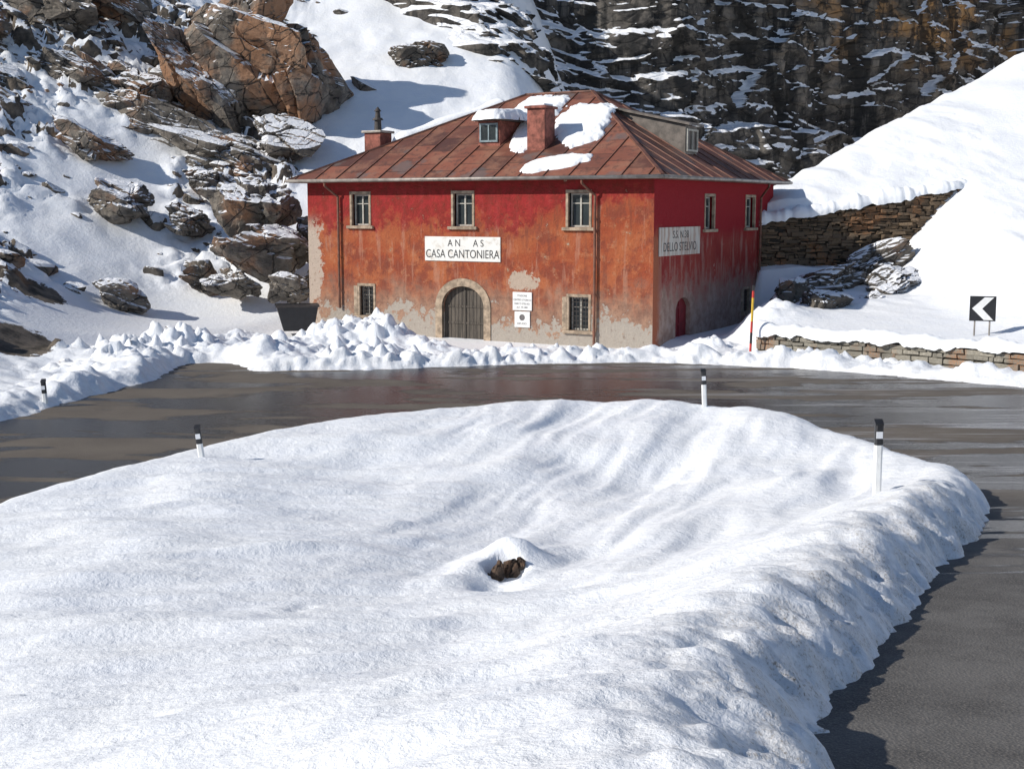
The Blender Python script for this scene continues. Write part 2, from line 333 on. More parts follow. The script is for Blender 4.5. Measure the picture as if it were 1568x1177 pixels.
piles=[(-6.0,51.2,1.1,1.5),(-4.6,50.4,.85,1.3),(-7.5,50.0,.7,1.5),(-9.0,48.6,.7,1.1),(-12.0,49.0,1.0,1.6),(-13.8,47.8,.7,1.5),(-2.8,49.2,.5,1.1),(-8.6,46.2,.4,1.1),(-4.8,47.4,.45,1.7),(-6.9,47.0,.4,1.4),(-.4,47.6,.30,1.3),(1.6,47.2,.22,1.2),(7.4,49,.35,1.2),(-13.0,43.5,.5,1.5),(4.3,47.4,.12,1.3),(-15.3,45.5,.6,1.3),(10.4,52.5,.7,1.4),(-10.8,52.0,.8,1.4)]
def terrain(X,Y,full=False):
    X=np.asarray(X,float); Y=np.asarray(Y,float)
    dm=sdpoly(mound_line,X,Y)+.55*S(21,26,Y); do=-sdpoly(outer_line,X,Y)
    r=rz(X,Y)
    jit0=.17*fbm(X*1.1,Y*1.1,4,3)+.12*fbm(X*4,Y*4,3,8)
    jm=jit0*(.55+.45*S(22,17,Y))
    w1,w2,cid=worley(X*1.7+.15*fbm(X*3,Y*3,2,5),Y*1.7,4); lump=np.maximum(0,1-w1*w1*2.2)*(.05+.95*cid**1.5)
    v1,v2,vi=worley(X*4.0+.2*fbm(X*5,Y*5,2,5),Y*4.0,9); lump=lump+.38*np.maximum(0,1-v1*v1*2.4)*(.0+1.*vi**1.6)
    lump=lump+.35*fbm(X*2.5,Y*2.5,4,12)
    lmod=S(-.35,.35,fbm(X/2.6,Y/2.6,2,15))
    Zi=mound(X,Y)
    c1=X*.93-Y*.36; al=-X*.36-Y*.93
    st=fbm(c1/.95+.45*fbm(X/3,Y/3,2,5),al/6.,3,21,.45)
    c2=-.30*X+.95*Y; a2=X*.95+.3*Y
    rp=fbm(c2/.50+.35*fbm(X/2,Y/2,2,6),a2/2.6,3,31,.5)
    b=S(-3.5,1.5,X)*S(15,19,Y)
    edge=S(.4,2.2,dm)
    Zi=Zi+(st*(.18*b+.04)+rp*.10*(1-b))*(.35+.65*edge)+.15*fbm(X/2.6,Y/2.6,2,41)*(.5+.5*edge)+.012*fbm(X/.3,Y/.22,3,51)
    hr=np.hypot((X+.10)/.30,(Y-17.95)/.42)+.25*fbm(X*5,Y*5,3,77)
    Zi=Zi+.07*np.exp(-(((X-.65)/.5)**2+((Y-18.9)/.6)**2))+.34*np.exp(-(((X+.02)/.46)**2+((Y-18.62)/.32)**2))+.08*np.exp(-(((X+.62)/.25)**2+((Y-18.1)/.5)**2))-.22*np.exp(-(((X+.22)/.35)**2+((Y-17.1)/.6)**2))
    Zi=Zi-.22*S(1.1,.8,hr)
    for (px,py,pr) in ((-2.5,14.7,.11),(-2.42,14.95,.09),(-3.9,10.4,.1),(3.3,25.2,.12),(-2.6,9.1,.1)):
        Zi=Zi-.07*np.exp(-((X-px)**2+(Y-py)**2)/pr**2)
    rb=S(2.6,0,dm)*S(24,19,Y)*S(-2,1,X)
    Zi=Zi+rb*(.12*lump-.03+.08*fbm(X/.7,Y/.7,3,61))
    w=1.1+.6*S(20,14,Y)
    t=np.clip((dm+jm)/w,0,1); t=1-(1-t)**2.4
    zi=(r-.12)*(1-t)+Zi*t
    berm=(.38*np.exp(-((do-1.25)/.9)**2))*(.75+.9*fbm(X/1.3,Y/1.3,3,71))
    lx,ly=hlocal(X,Y)
    yard=S(2,4.5,do)*S(-19,-17,lx)*S(2.5,.5,lx)*S(2,0,ly)
    zo=r+.08-.28*yard+berm+S(7,3,do)*(.12+.26*lmod)*(lump-.25)*S(.1,.8,do)*S(24,30,Y)
    for (px,py,pa,pr) in piles:
        e=np.exp(-((X-px)**2+(Y-py)**2)/pr**2); zo=zo+pa*e*(.78+.40*lump)
    zl=.45*sp(-X-16.3,1.2)*S(24,33,Y)+.12*sp(-X-16,1.)*(1-S(24,33,Y))
    zb=.6*sp(Y-61,1.3)*(1-.72*S(-1,9,X))
    hill=zl+zb
    yw=np.maximum(47.6-(X-8.8)*.93,37.5)
    zb62=5.3+.13*(X-12); Yr=66+.8*(X-14)
    zf62=2.6+(zb62-2.6)*S(16.5,21.6,X)
    f=np.clip((Y-yw)/(62-yw),0,1)
    zfr=.55*S(0,.7,Y-yw)+np.maximum(zf62-.65,0)*f**1.6
    zbk=zb62+.42*(np.minimum(Y,Yr)-62)-.45*sp(Y-Yr,1.5)
    stp=S(61.95,62.45,Y); zr=zfr*(1-stp)+zbk*stp
    m=S(.8,4.2,lx)*S(8.4,9.6,X); m=np.where(Y>61,S(11.0,11.6,X),m)
    zr=zr*m
    hill=np.where(X>5,np.maximum(hill*(1-m*S(0,1,zr*.2+.5)),zr),hill)
    hw=S(.4,3,hill)
    und=.5*fbm(X/7,Y/7,3,81)+.12*fbm(X/1.8,Y/1.8,3,85)
    smooth_r=S(8,12,X)
    hill2=hill+hw*und*(1-.3*smooth_r)+smooth_r*S(.6,2,hill)*(.10*fbm((X+.5*Y)/1.0,(Y-.5*X)/4.5,3,87)+.035*fbm(X/.5,Y/.5,2,88))
    rk=S(-.10,.42,fbm(X/11+2,Y/9,3,91)+.45*S(-12,-17,X)-1.2*S(-14,-9,X)*S(62,66,Y))*(1-smooth_r)*S(1.0,3,hill)*S(125,100,Y)
    q=fbm(X/3.0+.2*Y,Y/2.2,4,101)*3.8+.3*Y; fl=np.floor(q); ter=fl+S(.50,.92,q-fl)-q
    w1b,w2b,cb=worley(X/1.2+.3*fbm(X,Y,2,7),Y/1.0,14)
    det=rk*(.60*ter+.65*(cb>.6)*S(.0,.22,w2b-w1b)*cb+.22*fbm(X/.6,Y/.6,3,111))
    zo=zo+hill2+det
    t=S(0,.85,do+jit0*1.5)
    zo=(r-.12)*(1-t)+zo*t
    inh=(lx>-16.7)&(lx<-.3)&(ly>.3)&(ly<13.7)
    zo=np.where(inh&(zo>4.8),4.8,zo)
    z=np.where(dm+jm>0,zi,np.where(do+jit0*1.5>0,zo,r-.12))
    if full: return z,dm,do,rk,det,lump
    return z
def th(x,y): return float(terrain(np.array([x]),np.array([y]))[0])
def ax(*segs):
    out=[]
    for a,b,s in segs: out.append(np.linspace(a,b,max(2,int(round((b-a)/s))+1))[:-1])
    return np.append(np.concatenate(out),segs[-1][1])
xs=ax((-300,-70,15),(-70,-32,1.5),(-32,-14,.18),(-14,-1.5,.085),(-1.5,1.5,.05),(1.5,9,.08),(9,24,.15),(24,60,.6),(60,300,15))
ys=ax((-80,-12,6),(-12,4,.5),(4,12,.06),(12,24,.075),(24,36,.1),(36,54,.1),(54,90,.18),(90,130,.6),(130,420,15))
XX,YY=np.meshgrid(xs,ys)
ZZ,dm,do,rk,det,lump=terrain(XX,YY,True)
gdy,gdx=np.gradient(det,ys,xs); steep=np.hypot(gdx,gdy)
rocka=rk*S(.6,1.7,steep)
rocka=np.maximum(rocka,.42*rk*S(.25,.7,det))
for (px,py,pr) in ((-17.6,46,1.9),(-16.8,38.5,1.3),(-20,55,1.2)):
    rocka=np.maximum(rocka,1.1*np.exp(-(((XX-px)/pr)**2+((YY-py)/(pr*1.2))**2)**1.5)*S(.2,.8,do))
dirt=np.clip(S(1.8,.15,np.abs(dm))*S(24,17,YY)*S(-2,1,XX)*1.2+S(.9,.0,np.abs(dm))*.35*S(0,1,dm)+S(1.5,.1,np.abs(do))*.5,0,1)
mesh_np('snow_ground',np.stack([XX,YY,ZZ],-1).reshape(-1,3),gridfaces(len(xs),len(ys)),MT,attrs={'dirt':dirt,'rock':rocka})
rx=np.arange(-27,24,.5); ry=np.arange(-12,50,.5); RX,RY=np.meshgrid(rx,ry)
sm=sdpoly(mound_line,RX,RY)+.55*S(21,26,RY); so=-sdpoly(outer_line,RX,RY)
F=gridfaces(len(rx),len(ry)); ok=((sm<1.1)&(so<1.1)).ravel(); F=F[ok[F].all(1)]
V=np.stack([RX,RY,rz(RX,RY)],-1).reshape(-1,3); used=np.unique(F); mp_=np.zeros(len(V),int); mp_[used]=np.arange(len(used))
mesh_np('road',V[used],mp_[F],MAS)

# ------------------------------------------------------------ rocks
def ico(sub):
    bm=bmesh.new(); bmesh.ops.create_icosphere(bm,subdivisions=sub,radius=1); v=np.array([x.co[:] for x in bm.verts]); f=np.array([[a.index for a in p.verts] for p in bm.faces]); bm.free(); return v,f
ICO={k:ico(k) for k in (2,3,4,5,6)}
def rockmesh(sub,scale,rot,seed,planes=12,namp=.06,nf=2.2,crag=0,dlo=.45,dhi=.85):
    r=np.random.RandomState(seed); v,f=ICO[sub]; v=v.copy()
    for k in range(planes):
        n=r.normal(size=3); n/=np.linalg.norm(n); d=r.uniform(dlo,dhi); e=v@n-d; v-=np.maximum(e,0)[:,None]*n*.96
    nrm=v/np.linalg.norm(v,axis=1)[:,None]
    if crag:
        for K,am,ti in ((22,.20,.5),(110,.055,.5)):
            sd=r.normal(size=(K,3)); sd/=np.linalg.norm(sd,axis=1)[:,None]; sd*=r.uniform(.65,.95,(K,1)); off=r.uniform(-1,1,K)
            A=np.array([.75,1.0,1.35]); tl=r.normal(size=(K,3))*ti
            vw=v+.05*np.stack([vn3(v*5,3),vn3(v*5,4),vn3(v*5,5)],-1)
            dd=np.linalg.norm((vw[:,None,:]-sd[None])*A,axis=2); i1=dd.argmin(1); srt=np.partition(dd,1,axis=1)
            gap=srt[:,1]-srt[:,0]; loc=np.clip(np.einsum('ij,ij->i',v-sd[i1],tl[i1]),-.6,.6)
            v=v+nrm*(am*crag*(off[i1]*.7+loc-.6*S(.035,0,gap)))[:,None]
    a=namp
    for o in range(4): v+=nrm*(vn3(v*nf+seed%97,seed%13+o)*a)[:,None]; a*=.5; nf*=2.1
    v=v*np.array(scale); R=np.array(Matrix.Rotation(rot[2],3,'Z')@Matrix.Rotation(rot[1],3,'Y')@Matrix.Rotation(rot[0],3,'X'))
    return v@R.T,f
def outcrop(name,parts,mat,sub=5,crag=1.,pl=12,dlo=.45,dhi=.85):
    Vs=[];Fs=[];b=0
    for i,(c,s,ro) in enumerate(parts):
        v,f=rockmesh(sub,s,ro,int(abs(c[0]*37+c[1]*11+i*7))+3,pl,.045,2.0,crag,dlo,dhi); Vs.append(v+np.array(c)); Fs.append(f+b); b+=len(v)
    return mesh_np(name,np.concatenate(Vs),np.concatenate(Fs),mat,smooth=False)
outcrop('rock_outcrop',[((-14.4,78,13.6),(6.6,4.2,4.2),(.3,.75,.15)),((-17.6,78,12.6),(6.0,3.6,2.9),(.2,.95,.2)),((-12.2,78.6,13.2),(3.4,3.0,5.2),(.2,-.45,.5)),((-16.2,79,15.7),(3.0,2.8,4.6),(.1,.6,.2))],MWARM,6,.55,14,.38,.72)
outcrop('rock_outcrop',[((-19.3,75,9.0),(4.9,2.8,2.1),(.1,.35,.1)),((-15.9,74,8.2),(4.3,2.6,1.9),(.1,.35,-.1)),((-12.9,74.6,9.0),(2.6,2.2,1.8),(0,.3,.3)),((-21.5,76,11.2),(3.4,2.2,2.0),(.1,.5,.1))],MROCK,6,.9,14,.4,.8)
outcrop('rock_outcrop',[((-11.9,63.5,5.2),(2.7,2.1,2.2),(.1,1.1,.3)),((-11.3,61.8,3.4),(2.7,2.0,1.6),(.2,.3,.5)),((-9.5,64,4.0),(1.5,1.4,1.3),(.1,.3,.2)),((-12.9,60.8,1.9),(1.7,1.4,.9),(0,.2,.9)),((-10.1,60.3,1.5),(1.5,1.1,1.0),(0,.2,.2)),((-8.9,62.0,2.2),(1.1,1.0,.8),(0,.2,.2))],MROCK,5,.9,14,.4,.8)
outcrop('rock_outcrop',[((-27.5,80,17.5),(4.4,2.5,1.9),(.1,.5,.1)),((-24,76,12.6),(3.0,2,1.3),(.1,.4,.3)),((-30,76,15.5),(2.6,2,1.4),(.1,.4,.3)),((-24.5,82,18.0),(2.8,2,1.6),(.1,.5,.3))],MROCK,5,1.)
outcrop('rock_outcrop',[((-19.5,66,5.7),(2.2,1.5,1.1),(.1,.3,.1)),((-22,70,8.6),(2.4,1.5,1.1),(.1,.4,.1)),((-16.2,66.5,4.6),(1.6,1.2,.9),(.1,.3,.5)),((-17.6,58.5,1.4),(1.5,1.2,.8),(.1,.3,.1)),((-14.8,62.5,2.0),(1.4,1.0,.8),(0,.3,.4)),((-15.4,70,6.6),(1.6,1.2,1.0),(0,.3,.4))],MROCK,5,1.)
outcrop('rock_outcrop',[((-5.6,85.5,14.6),(2.2,1.7,1.5),(.1,.2,.3)),((-6.6,84.8,14.3),(1.5,1.2,1.4),(.3,.2,.1)),((-4.6,85.2,13.8),(1.1,1.0,1.1),(.3,.2,.1))],MDARK,5,1.)
outcrop('rock_outcrop',[((12.9,53.8,.9),(1.6,1.2,1.0),(.1,.1,.4)),((13.9,58.2,2.0),(2.8,1.6,1.0),(0,-.1,.2)),((16.6,57,2.1),(1.8,1.2,.7),(.1,-.3,.5)),((12.5,57,1.4),(1.8,1.3,1.1),(0,0,.9)),((16.8,60.2,2.9),(2.2,1.0,.8),(.1,-.35,.1)),((15.2,55.2,1.3),(1.0,.8,.5),(.1,-.3,.5))],MDARK,5,.9)
Vs=[];Fs=[];b=0
N=1300; px=rng.uniform(-36,-2,N*5); py=rng.uniform(34,98,N*5)
zz,_,dq,rq,_,_=terrain(px,py,True)
dens=rq*.8+.03*(px<-13)
dens=np.where((px>-12)&(py>64),.004,dens); dens=np.where(dq<2.0,0,dens); dens=np.where((px>-14.5)&(py<57),0,dens)
keep=np.where(rng.rand(N*5)<dens*.5)[0][:N]
for i in keep:
    s=.14+.62*rng.rand()**2.6
    v,f=rockmesh(3 if s>.35 else 2,(s*rng.uniform(1.1,2.0),s*rng.uniform(.7,1.2),s*rng.uniform(.5,.9)),(rng.uniform(-.2,.2),rng.uniform(.1,.5),rng.uniform(-.3,.3)),int(i),9,.07)
    Vs.append(v+np.array((px[i],py[i],zz[i]-.08*s))); Fs.append(f+b); b+=len(v)
mesh_np('scattered_rocks',np.concatenate(Vs),np.concatenate(Fs),MSCAT,smooth=False)
zh=th(-.10,17.95)
outcrop('rock',[((-.02,18.16,zh+.14),(.17,.12,.26),(.3,.3,.2)),((-.19,18.05,zh+.08),(.14,.11,.21),(.1,.2,.9)),((-.30,17.98,zh+.02),(.09,.09,.14),(.1,.2,.9)),((.12,18.18,zh+.20),(.10,.09,.15),(.5,.2,.1))],m_rock('rock_hole',.5,1.2,.5),4,.9)  # darker copy of the rock colour for the stones in the melt hole

# ------------------------------------------------------------ cliff
a=np.linspace(0,95,640); h=np.linspace(0,36,340); A,H=np.meshgrid(a,h)
c=1.05-.30*S(4,12,A)-.55*S(12,24,A)
zb0=11-9*S(0,22,A)
hh=H+zb0+1.3*fbm(A/10,H/12,3,201)+.04*A
def led(hh,T,ph,w=.74):
    q=hh/T+ph; fl=np.floor(q); return T*(fl+S(w,1,q-fl)-ph)
sb=c*(.6*led(hh,2.9,.2,.80)+.4*led(hh+.8*fbm(A/3.0,H/4,3,205),1.15,.5))-c*zb0
zt=11.9-.055*(A-20)
sb=sb+2.0*S(-.15,.15,H+zb0-zt+.6*fbm(A/2,H*0,3,209))*S(12,15,A)*S(46,38,A)
w1,w2,cid=worley(A/1.9+.25*fbm(A/2,H/2,2,211),(H+.06*A)/1.15,23)
u1,u2,ci2=worley(A/4.6+.3*fbm(A/4,H/4,2,215),H/7.5,27)
u3,u4,ci3=worley(A/.8,H/.5,29)
disp=.65*(cid-.5)+2.1*(ci2-.5)+.14*(ci3-.5)-.2*S(.10,0,w2-w1)-.6*S(.08,0,u2-u1)+.55*fbm(A/2.2,H/9,4,221)+.10*fbm(A/.5,H/.5,3,225)+1.2*fbm(A/14,H/30,2,231)
disp=disp+1.0*S(18,9,A)*fbm(A/1.9,H/1.5,4,241)
off=sb+disp+16*S(6.5+1.8*fbm(H/3,H/3+1,3,243),-1,A)
PX=-3.2+.8*A-.6*off; PY=80+.6*A+.8*off
mesh_np('cliff',np.stack([PX,PY,H+zb0],-1).reshape(-1,3),gridfaces(len(a),len(h)),MCL,smooth=True)

# ------------------------------------------------------------ house
house=empty('red_roadman_house',(5.5,51,0),math.radians(-30))
W,DP,HT=17.0,14.0,6.6
PF=lambda a,z,d:(a,-d,z)
PR=lambda a,z,d:(d,a,z)
def wall(P,a0,a1,z0,z1,holes,mat,name,dep=.32):
    m=MB(); A=sorted({a0,a1}|{x for q in holes for x in q[:2]}); Z=sorted({z0,z1}|{x for q in holes for x in q[2:4]})
    for i in range(len(A)-1):
        for j in range(len(Z)-1):
            ca=(A[i]+A[i+1])/2; cz=(Z[j]+Z[j+1])/2
            if any(q[0]<ca<q[1] and q[2]<cz<q[3] for q in holes): continue
            m.poly([P(A[i],Z[j],0),P(A[i+1],Z[j],0),P(A[i+1],Z[j+1],0),P(A[i],Z[j+1],0)])
    for q in holes:
        b0,b1,c0,c1=q[:4]
        for s in (((b0,c0),(b0,c1)),((b1,c0),(b1,c1)),((b0,c0),(b1,c0)),((b0,c1),(b1,c1))):
            m.poly([P(*s[0],0),P(*s[1],0),P(*s[1],-dep),P(*s[0],-dep)])
    return m.obj(name,mat,house,recalc=False)
up=[(-14.63,-13.49,4.57,5.94),(-9.31,-8.16,4.57,5.94),(-3.85,-2.69,4.57,5.94)]
lowF=[(-14.27,-13.3,.62,1.92),(-3.79,-2.69,.43,1.78)]
door=(-9.80,-7.71,-.5,2.08)
wall(PF,-W,0,-.8,HT,up+lowF+[door],MW,'front_wall')
upR=[(5.21,6.42,4.45,5.82),(10.17,11.5,4.45,5.82)]; lowR=[(10.1,11.05,.62,1.65)]; dR=(2.3,3.85,-.4,1.72)
wall(PR,0,DP,-.8,HT,upR+lowR+[dR],MWS,'side_wall')
m=MB(); m.poly([(-W,0,-.8),(-W,DP,-.8),(-W,DP,HT),(-W,0,HT)]); m.poly([(-W,DP,-.8),(0,DP,-.8),(0,DP,HT),(-W,DP,HT)]); m.obj('rear_walls',MW,house,recalc=False)
m=MB(); m.box(-W+.4,-.4,.4,DP-.4,-.5,HT-.3); m.obj('interior',MDARKI,house)
fr=MB(); gl=MB(); sur=MB(); sill=MB(); bars=MB()
def window(P,q,upper=True,leaf=0):
    a0,a1,z0,z1=q; e=.13
    sur.pbox(P,a0,a0+e-.02,z0,z1,-.10,.03); sur.pbox(P,a1-e+.02,a1,z0,z1,-.10,.03); sur.pbox(P,a0,a1,z1+.001,z1+.12,-.02,.033)
    sill.pbox(P,a0-.14,a1+.14,z0-.13,z0-.002,-.05,.12)
    b0,b1,c0,c1=a0+e,a1-e,z0+.01,z1-.01; w=.07
    fr.pbox(P,b0,b0+w,c0,c1,-.26,-.19); fr.pbox(P,b1-w,b1,c0,c1,-.26,-.19); fr.pbox(P,b0+w,b1-w,c0,c0+w,-.26,-.19); fr.pbox(P,b0+w,b1-w,c1-w,c1,-.26,-.19)
    cm=(b0+b1)/2; fr.pbox(P,cm-.035,cm+.035,c0+w,c1-w,-.255,-.185)
    zz_=c0+.70*(c1-c0)
    fr.pbox(P,b0+w,cm-.035,zz_-.02,zz_+.02,-.25,-.20); fr.pbox(P,cm+.035,b1-w,zz_-.02,zz_+.02,-.25,-.20)
    gl.poly([P(b0,c0,-.235),P(b1,c0,-.235),P(b1,c1,-.235),P(b0,c1,-.235)])
    if not upper:
        for k in range(1,6):
            x=b0+(b1-b0)*k/6; bars.cyl(P(x,c0,-.08),P(x,c1,-.08),.014,n=6)
        for k in range(1,7):
            z=c0+(c1-c0)*k/7; bars.cyl(P(b0,z,-.095),P(b1,z,-.095),.014,n=6)
        sur.pbox(P,a0-.2,a0-.001,z0,z1,-.02,.035)
for q in up: window(PF,q)
for q in lowF: window(PF,q,False)
for q in upR: window(PR,q)
for q in lowR: window(PR,q,False)
fr.obj('window_frames',MFRAME,house); gl.obj('window_glass',MGL,house,recalc=False); sur.obj('window_surrounds',MSTUC,house,bevel=.01); sill.obj('window_sills',MSTUC,house,bevel=.015); bars.obj('window_bars',MIRON,house)
def arch(P,q,spring,top,ringw,ring_mat,wallm,doorm,nm):
    a0,a1,z0,z1=q; c=(a0+a1)/2; rw=(a1-a0)/2; rh=top-spring; n=20
    pt=[(c-rw*math.cos(math.pi*i/n),spring+rh*math.sin(math.pi*i/n)) for i in range(n+1)]
    m=MB()
    for i in range(n):
        (xa,za),(xb,zb)=pt[i],pt[i+1]
        m.poly([P(xa,za,0),P(xb,zb,0),P(xb,z1,0),P(xa,z1,0)]); m.poly([P(xa,za,0),P(xb,zb,0),P(xb,zb,-.32),P(xa,za,-.32)])
    m.obj(nm+'_spandrel',wallm,house,recalc=False)
    if ringw:
        m=MB(); po=[(c-(rw+ringw)*math.cos(math.pi*i/n),spring+(rh+ringw)*math.sin(math.pi*i/n)) for i in range(n+1)]
        L=[(pt[0][0],z0),*pt,(pt[-1][0],z0)]; O=[(po[0][0],z0),*po,(po[-1][0],z0)]
        for i in range(len(L)-1):
            g_=lambda u,d:P(u[0],u[1],d)
            m.hexa([g_(L[i],-.12),g_(L[i+1],-.12),g_(O[i+1],-.12),g_(O[i],-.12),g_(L[i],.04),g_(L[i+1],.04),g_(O[i+1],.04),g_(O[i],.04)])
        m.obj(nm+'_surround',ring_mat,house)
    m=MB(); m.pbox(P,a0,c-.006,z0,z1,-.26,-.20); m.pbox(P,c+.006,a1,z0,z1,-.26,-.20)
    m.obj(nm+'_leaves',doorm,house)
    m=MB()
    for z in (z0+.95,z0+1.65): m.pbox(P,a0+.05,a1-.05,z,z+.08,-.199,-.17)
    m.pbox(P,c-.05,c+.05,z0,z1-.03,-.197,-.165); m.obj(nm+'_rails',doorm,house)
arch(PF,door,1.20,2.06,.33,MSTUC,MW,MDOOR,'door')
arch(PR,dR,1.15,1.70,0,MSTUC,MWS,MRED,'side_door')
E=HT-.02; ov=.6; zr=10.55; x0,x1,y0,y1=-W-ov,ov,-ov,DP+ov; RL,RR,ry_=-9.6,-6.2,7.0
A_=(x0,y0,E);B_=(x1,y0,E);C_=(x1,y1,E);D_=(x0,y1,E);L_=(RL,ry_,zr);R_=(RR,ry_,zr)
m=MB(); m.poly([A_,B_,R_,L_]); m.poly([C_,D_,L_,R_]); m.obj('roof_front_back',MRA,house,recalc=False)
m=MB(); m.poly([B_,C_,R_]); m.poly([D_,A_,L_]); m.obj('roof_sides',MRB,house,recalc=False)
m=MB(); m.box(x0+.02,x1-.02,y0+.02,y1-.02,E-.13,E-.012); m.obj('eaves_board',MPIPE,house)
m=MB()
zf=lambda y:E+(y-y0)*(zr-E)/(ry_-y0); zs=lambda x:E+(x1-x)*(zr-E)/(x1-RR)
x=math.ceil(x0/1.15)*1.15
while x<x1:
    if x<RL: ym=y0+(x-x0)/(RL-x0)*(ry_-y0)
    elif x>RR: ym=y0+(x1-x)/(x1-RR)*(ry_-y0)
    else: ym=ry_
    if ym-y0>.3: m.beam((x,y0,E+.02),(x,ym,zf(ym)+.02),.035,.05)
    x+=1.15
y=math.ceil(y0/1.15)*1.15
while y<y1:
    xm=x1-(y-y0)/(ry_-y0)*(x1-RR) if y<ry_ else x1-(y1-y)/(y1-ry_)*(x1-RR)
    if x1-xm>.3: m.beam((x1,y,E+.02),(xm,y,zs(xm)+.02),.035,.05)
    y+=1.15
for p,q in ((A_,L_),(B_,R_),(C_,R_),(D_,L_),(L_,R_)): m.beam((p[0],p[1],p[2]+.02),(q[0],q[1],q[2]+.03),.14,.07)
m.obj('roof_seams',simple('seam_rust',(.17,.075,.05),.55,.4,2),house)
m=MB(); r=.075
for p,q in (((x0-.05,y0-.08,E-.05),(x1+.08,y0-.08,E-.05)),((x1+.08,y0-.05,E-.05),(x1+.08,y1,E-.05))): m.cyl(p,q,r,n=10)
m.obj('gutters',MZINC,house,smooth=True)
m=MB()
def pipe(P,a,zb,foot=0):
    m.cyl(P(a-.35,E-.1,.62),P(a-.35,E-.28,.6),.05); m.cyl(P(a-.35,E-.28,.6),P(a,E-.75,.12),.05); m.cyl(P(a,E-.72,.12),P(a,zb,.12),.055)
    for z in np.arange(zb+.8,E-1,1.5): m.cyl(P(a,z,.12),P(a,z+.05,.12),.075)
pipe(PF,-15.2,.9); pipe(PF,-2.49,-.4); pipe(PR,11.94,.8)
m.obj('downpipes',MPIPE,house,smooth=False)
def bx(name,x0,x1,y0,y1,z0,z1,mat,bev=.02):
    q=MB(); q.box(x0,x1,y0,y1,z0,z1); return q.obj(name,mat,house,bevel=bev)
bx('chimney_stack',-6.55,-5.70,1.6,2.5,7.2,9.45,MBRICKC); bx('chimney_cap',-6.64,-5.61,1.5,2.6,9.45,9.56,MBRICKC)
bx('chimney_stack_left',-15.7,-14.8,2.6,3.5,7.5,8.75,MBRICKC); bx('chimney_cap_left',-15.8,-14.7,2.5,3.6,8.75,8.86,MZINC)
m=MB(); m.cyl((-15.25,3.05,8.86),(-15.25,3.05,9.35),.17,.15); m.cyl((-15.25,3.05,9.35),(-15.25,3.05,9.45),.26,.2); m.cyl((-15.25,3.05,9.45),(-15.25,3.05,9.75),.13,.10); m.cyl((-15.25,3.05,9.75),(-15.25,3.05,9.95),.17,.02)
m.obj('chimney_cowl',MIRON,house)
dm_=MB(); dm_.box(-9.25,-8.15,2.1,4.9,7.8,9.05); dm_.obj('dormer_body',MBRICKC,house,bevel=.015)
q=MB(); q.box(-9.4,-8.0,1.95,5.6,9.055,9.14); q.obj('dormer_roof',MGREYM,house)
q=MB(); q.box(-9.15,-9.07,2.03,2.09,8.15,8.95);q.box(-8.33,-8.25,2.03,2.09,8.15,8.95);q.box(-9.07,-8.33,2.03,2.09,8.87,8.95);q.box(-9.07,-8.33,2.03,2.09,8.15,8.23);q.box(-8.73,-8.67,2.035,2.09,8.23,8.87); q.obj('dormer_window_frame',simple('dormer_paint',(.20,.26,.28),.6),house)
q=MB(); q.poly([(-9.07,2.07,8.23),(-8.33,2.07,8.23),(-8.33,2.07,8.87),(-9.07,2.07,8.87)]); q.obj('dormer_glass',MGL,house,recalc=False)
q=MB(); q.hexa([(-1.2,5.9,7.4),(-1.2,7.2,7.4),(-4.4,7.2,8.6),(-4.4,5.9,8.6),(-1.2,5.9,8.85),(-1.2,7.2,8.85),(-4.4,7.2,9.55),(-4.4,5.9,9.55)]); q.obj('side_dormer_body',MGREYM,house)
q=MB(); q.hexa([(-.95,5.7,8.83),(-.95,7.4,8.83),(-5.0,7.4,9.72),(-5.0,5.7,9.72),(-.95,5.7,8.93),(-.95,7.4,8.93),(-5.0,7.4,9.82),(-5.0,5.7,9.82)]); q.obj('side_dormer_roof',MGREYM,house)
q=MB(); q.box(-1.19,-1.12,5.95,6.03,7.75,8.7);q.box(-1.19,-1.12,7.07,7.15,7.75,8.7);q.box(-1.19,-1.12,6.03,7.07,8.62,8.7);q.box(-1.19,-1.12,6.03,7.07,7.75,7.83);q.box(-1.19,-1.12,6.52,6.58,7.83,8.62); q.obj('side_dormer_frame',MFRAME,house)
def snowpatch(name,fz,cx,cy,rx_,ry2,rot,th_,seed):
    n=70; a=np.linspace(-1.35,1.35,n); U,Vv=np.meshgrid(a,a); x=U*rx_; y=Vv*ry2
    X=cx+x*math.cos(rot)-y*math.sin(rot); Y=cy+x*math.sin(rot)+y*math.cos(rot)
    d=1-(np.abs(U)**2.6+np.abs(Vv)**2.6)**(1/2.6)+.30*fbm(X*1.1,Y*1.1,4,seed)+.08*fbm(X*5,Y*5,2,seed+3)
    hgt=th_*np.clip(d*4.5,0,1)**.5*(.8+.25*fbm(X,Y,3,seed+9))-.03
    Z=fz(X,Y)+np.where(d>0,hgt,-.06)
    F=gridfaces(n,n); ok=(d>-.08).ravel(); F=F[ok[F].all(1)]
    V=np.stack([X,Y,Z],-1).reshape(-1,3); us=np.unique(F); mm=np.zeros(len(V),int); mm[us]=np.arange(len(us))
    return mesh_np(name,V[us],mm[F],MSN,house)
fF=lambda X,Y:E+(Y-y0)*(zr-E)/(ry_-y0)
snowpatch('roof_snow_1',fF,-5.1,3.9,1.25,2.0,.45,.30,301)
snowpatch('roof_snow_2',fF,-4.55,.45,1.35,.62,.25,.20,302)
snowpatch('roof_snow_3',fF,-7.35,3.0,.62,1.5,.35,.24,303)
snowpatch('dormer_snow',lambda X,Y:9.14+0*X,-8.6,3.7,1.05,2.0,.0,.50,304)
snowpatch('dormer_snow_back',fF,-8.2,5.5,1.4,1.3,.0,.28,306)
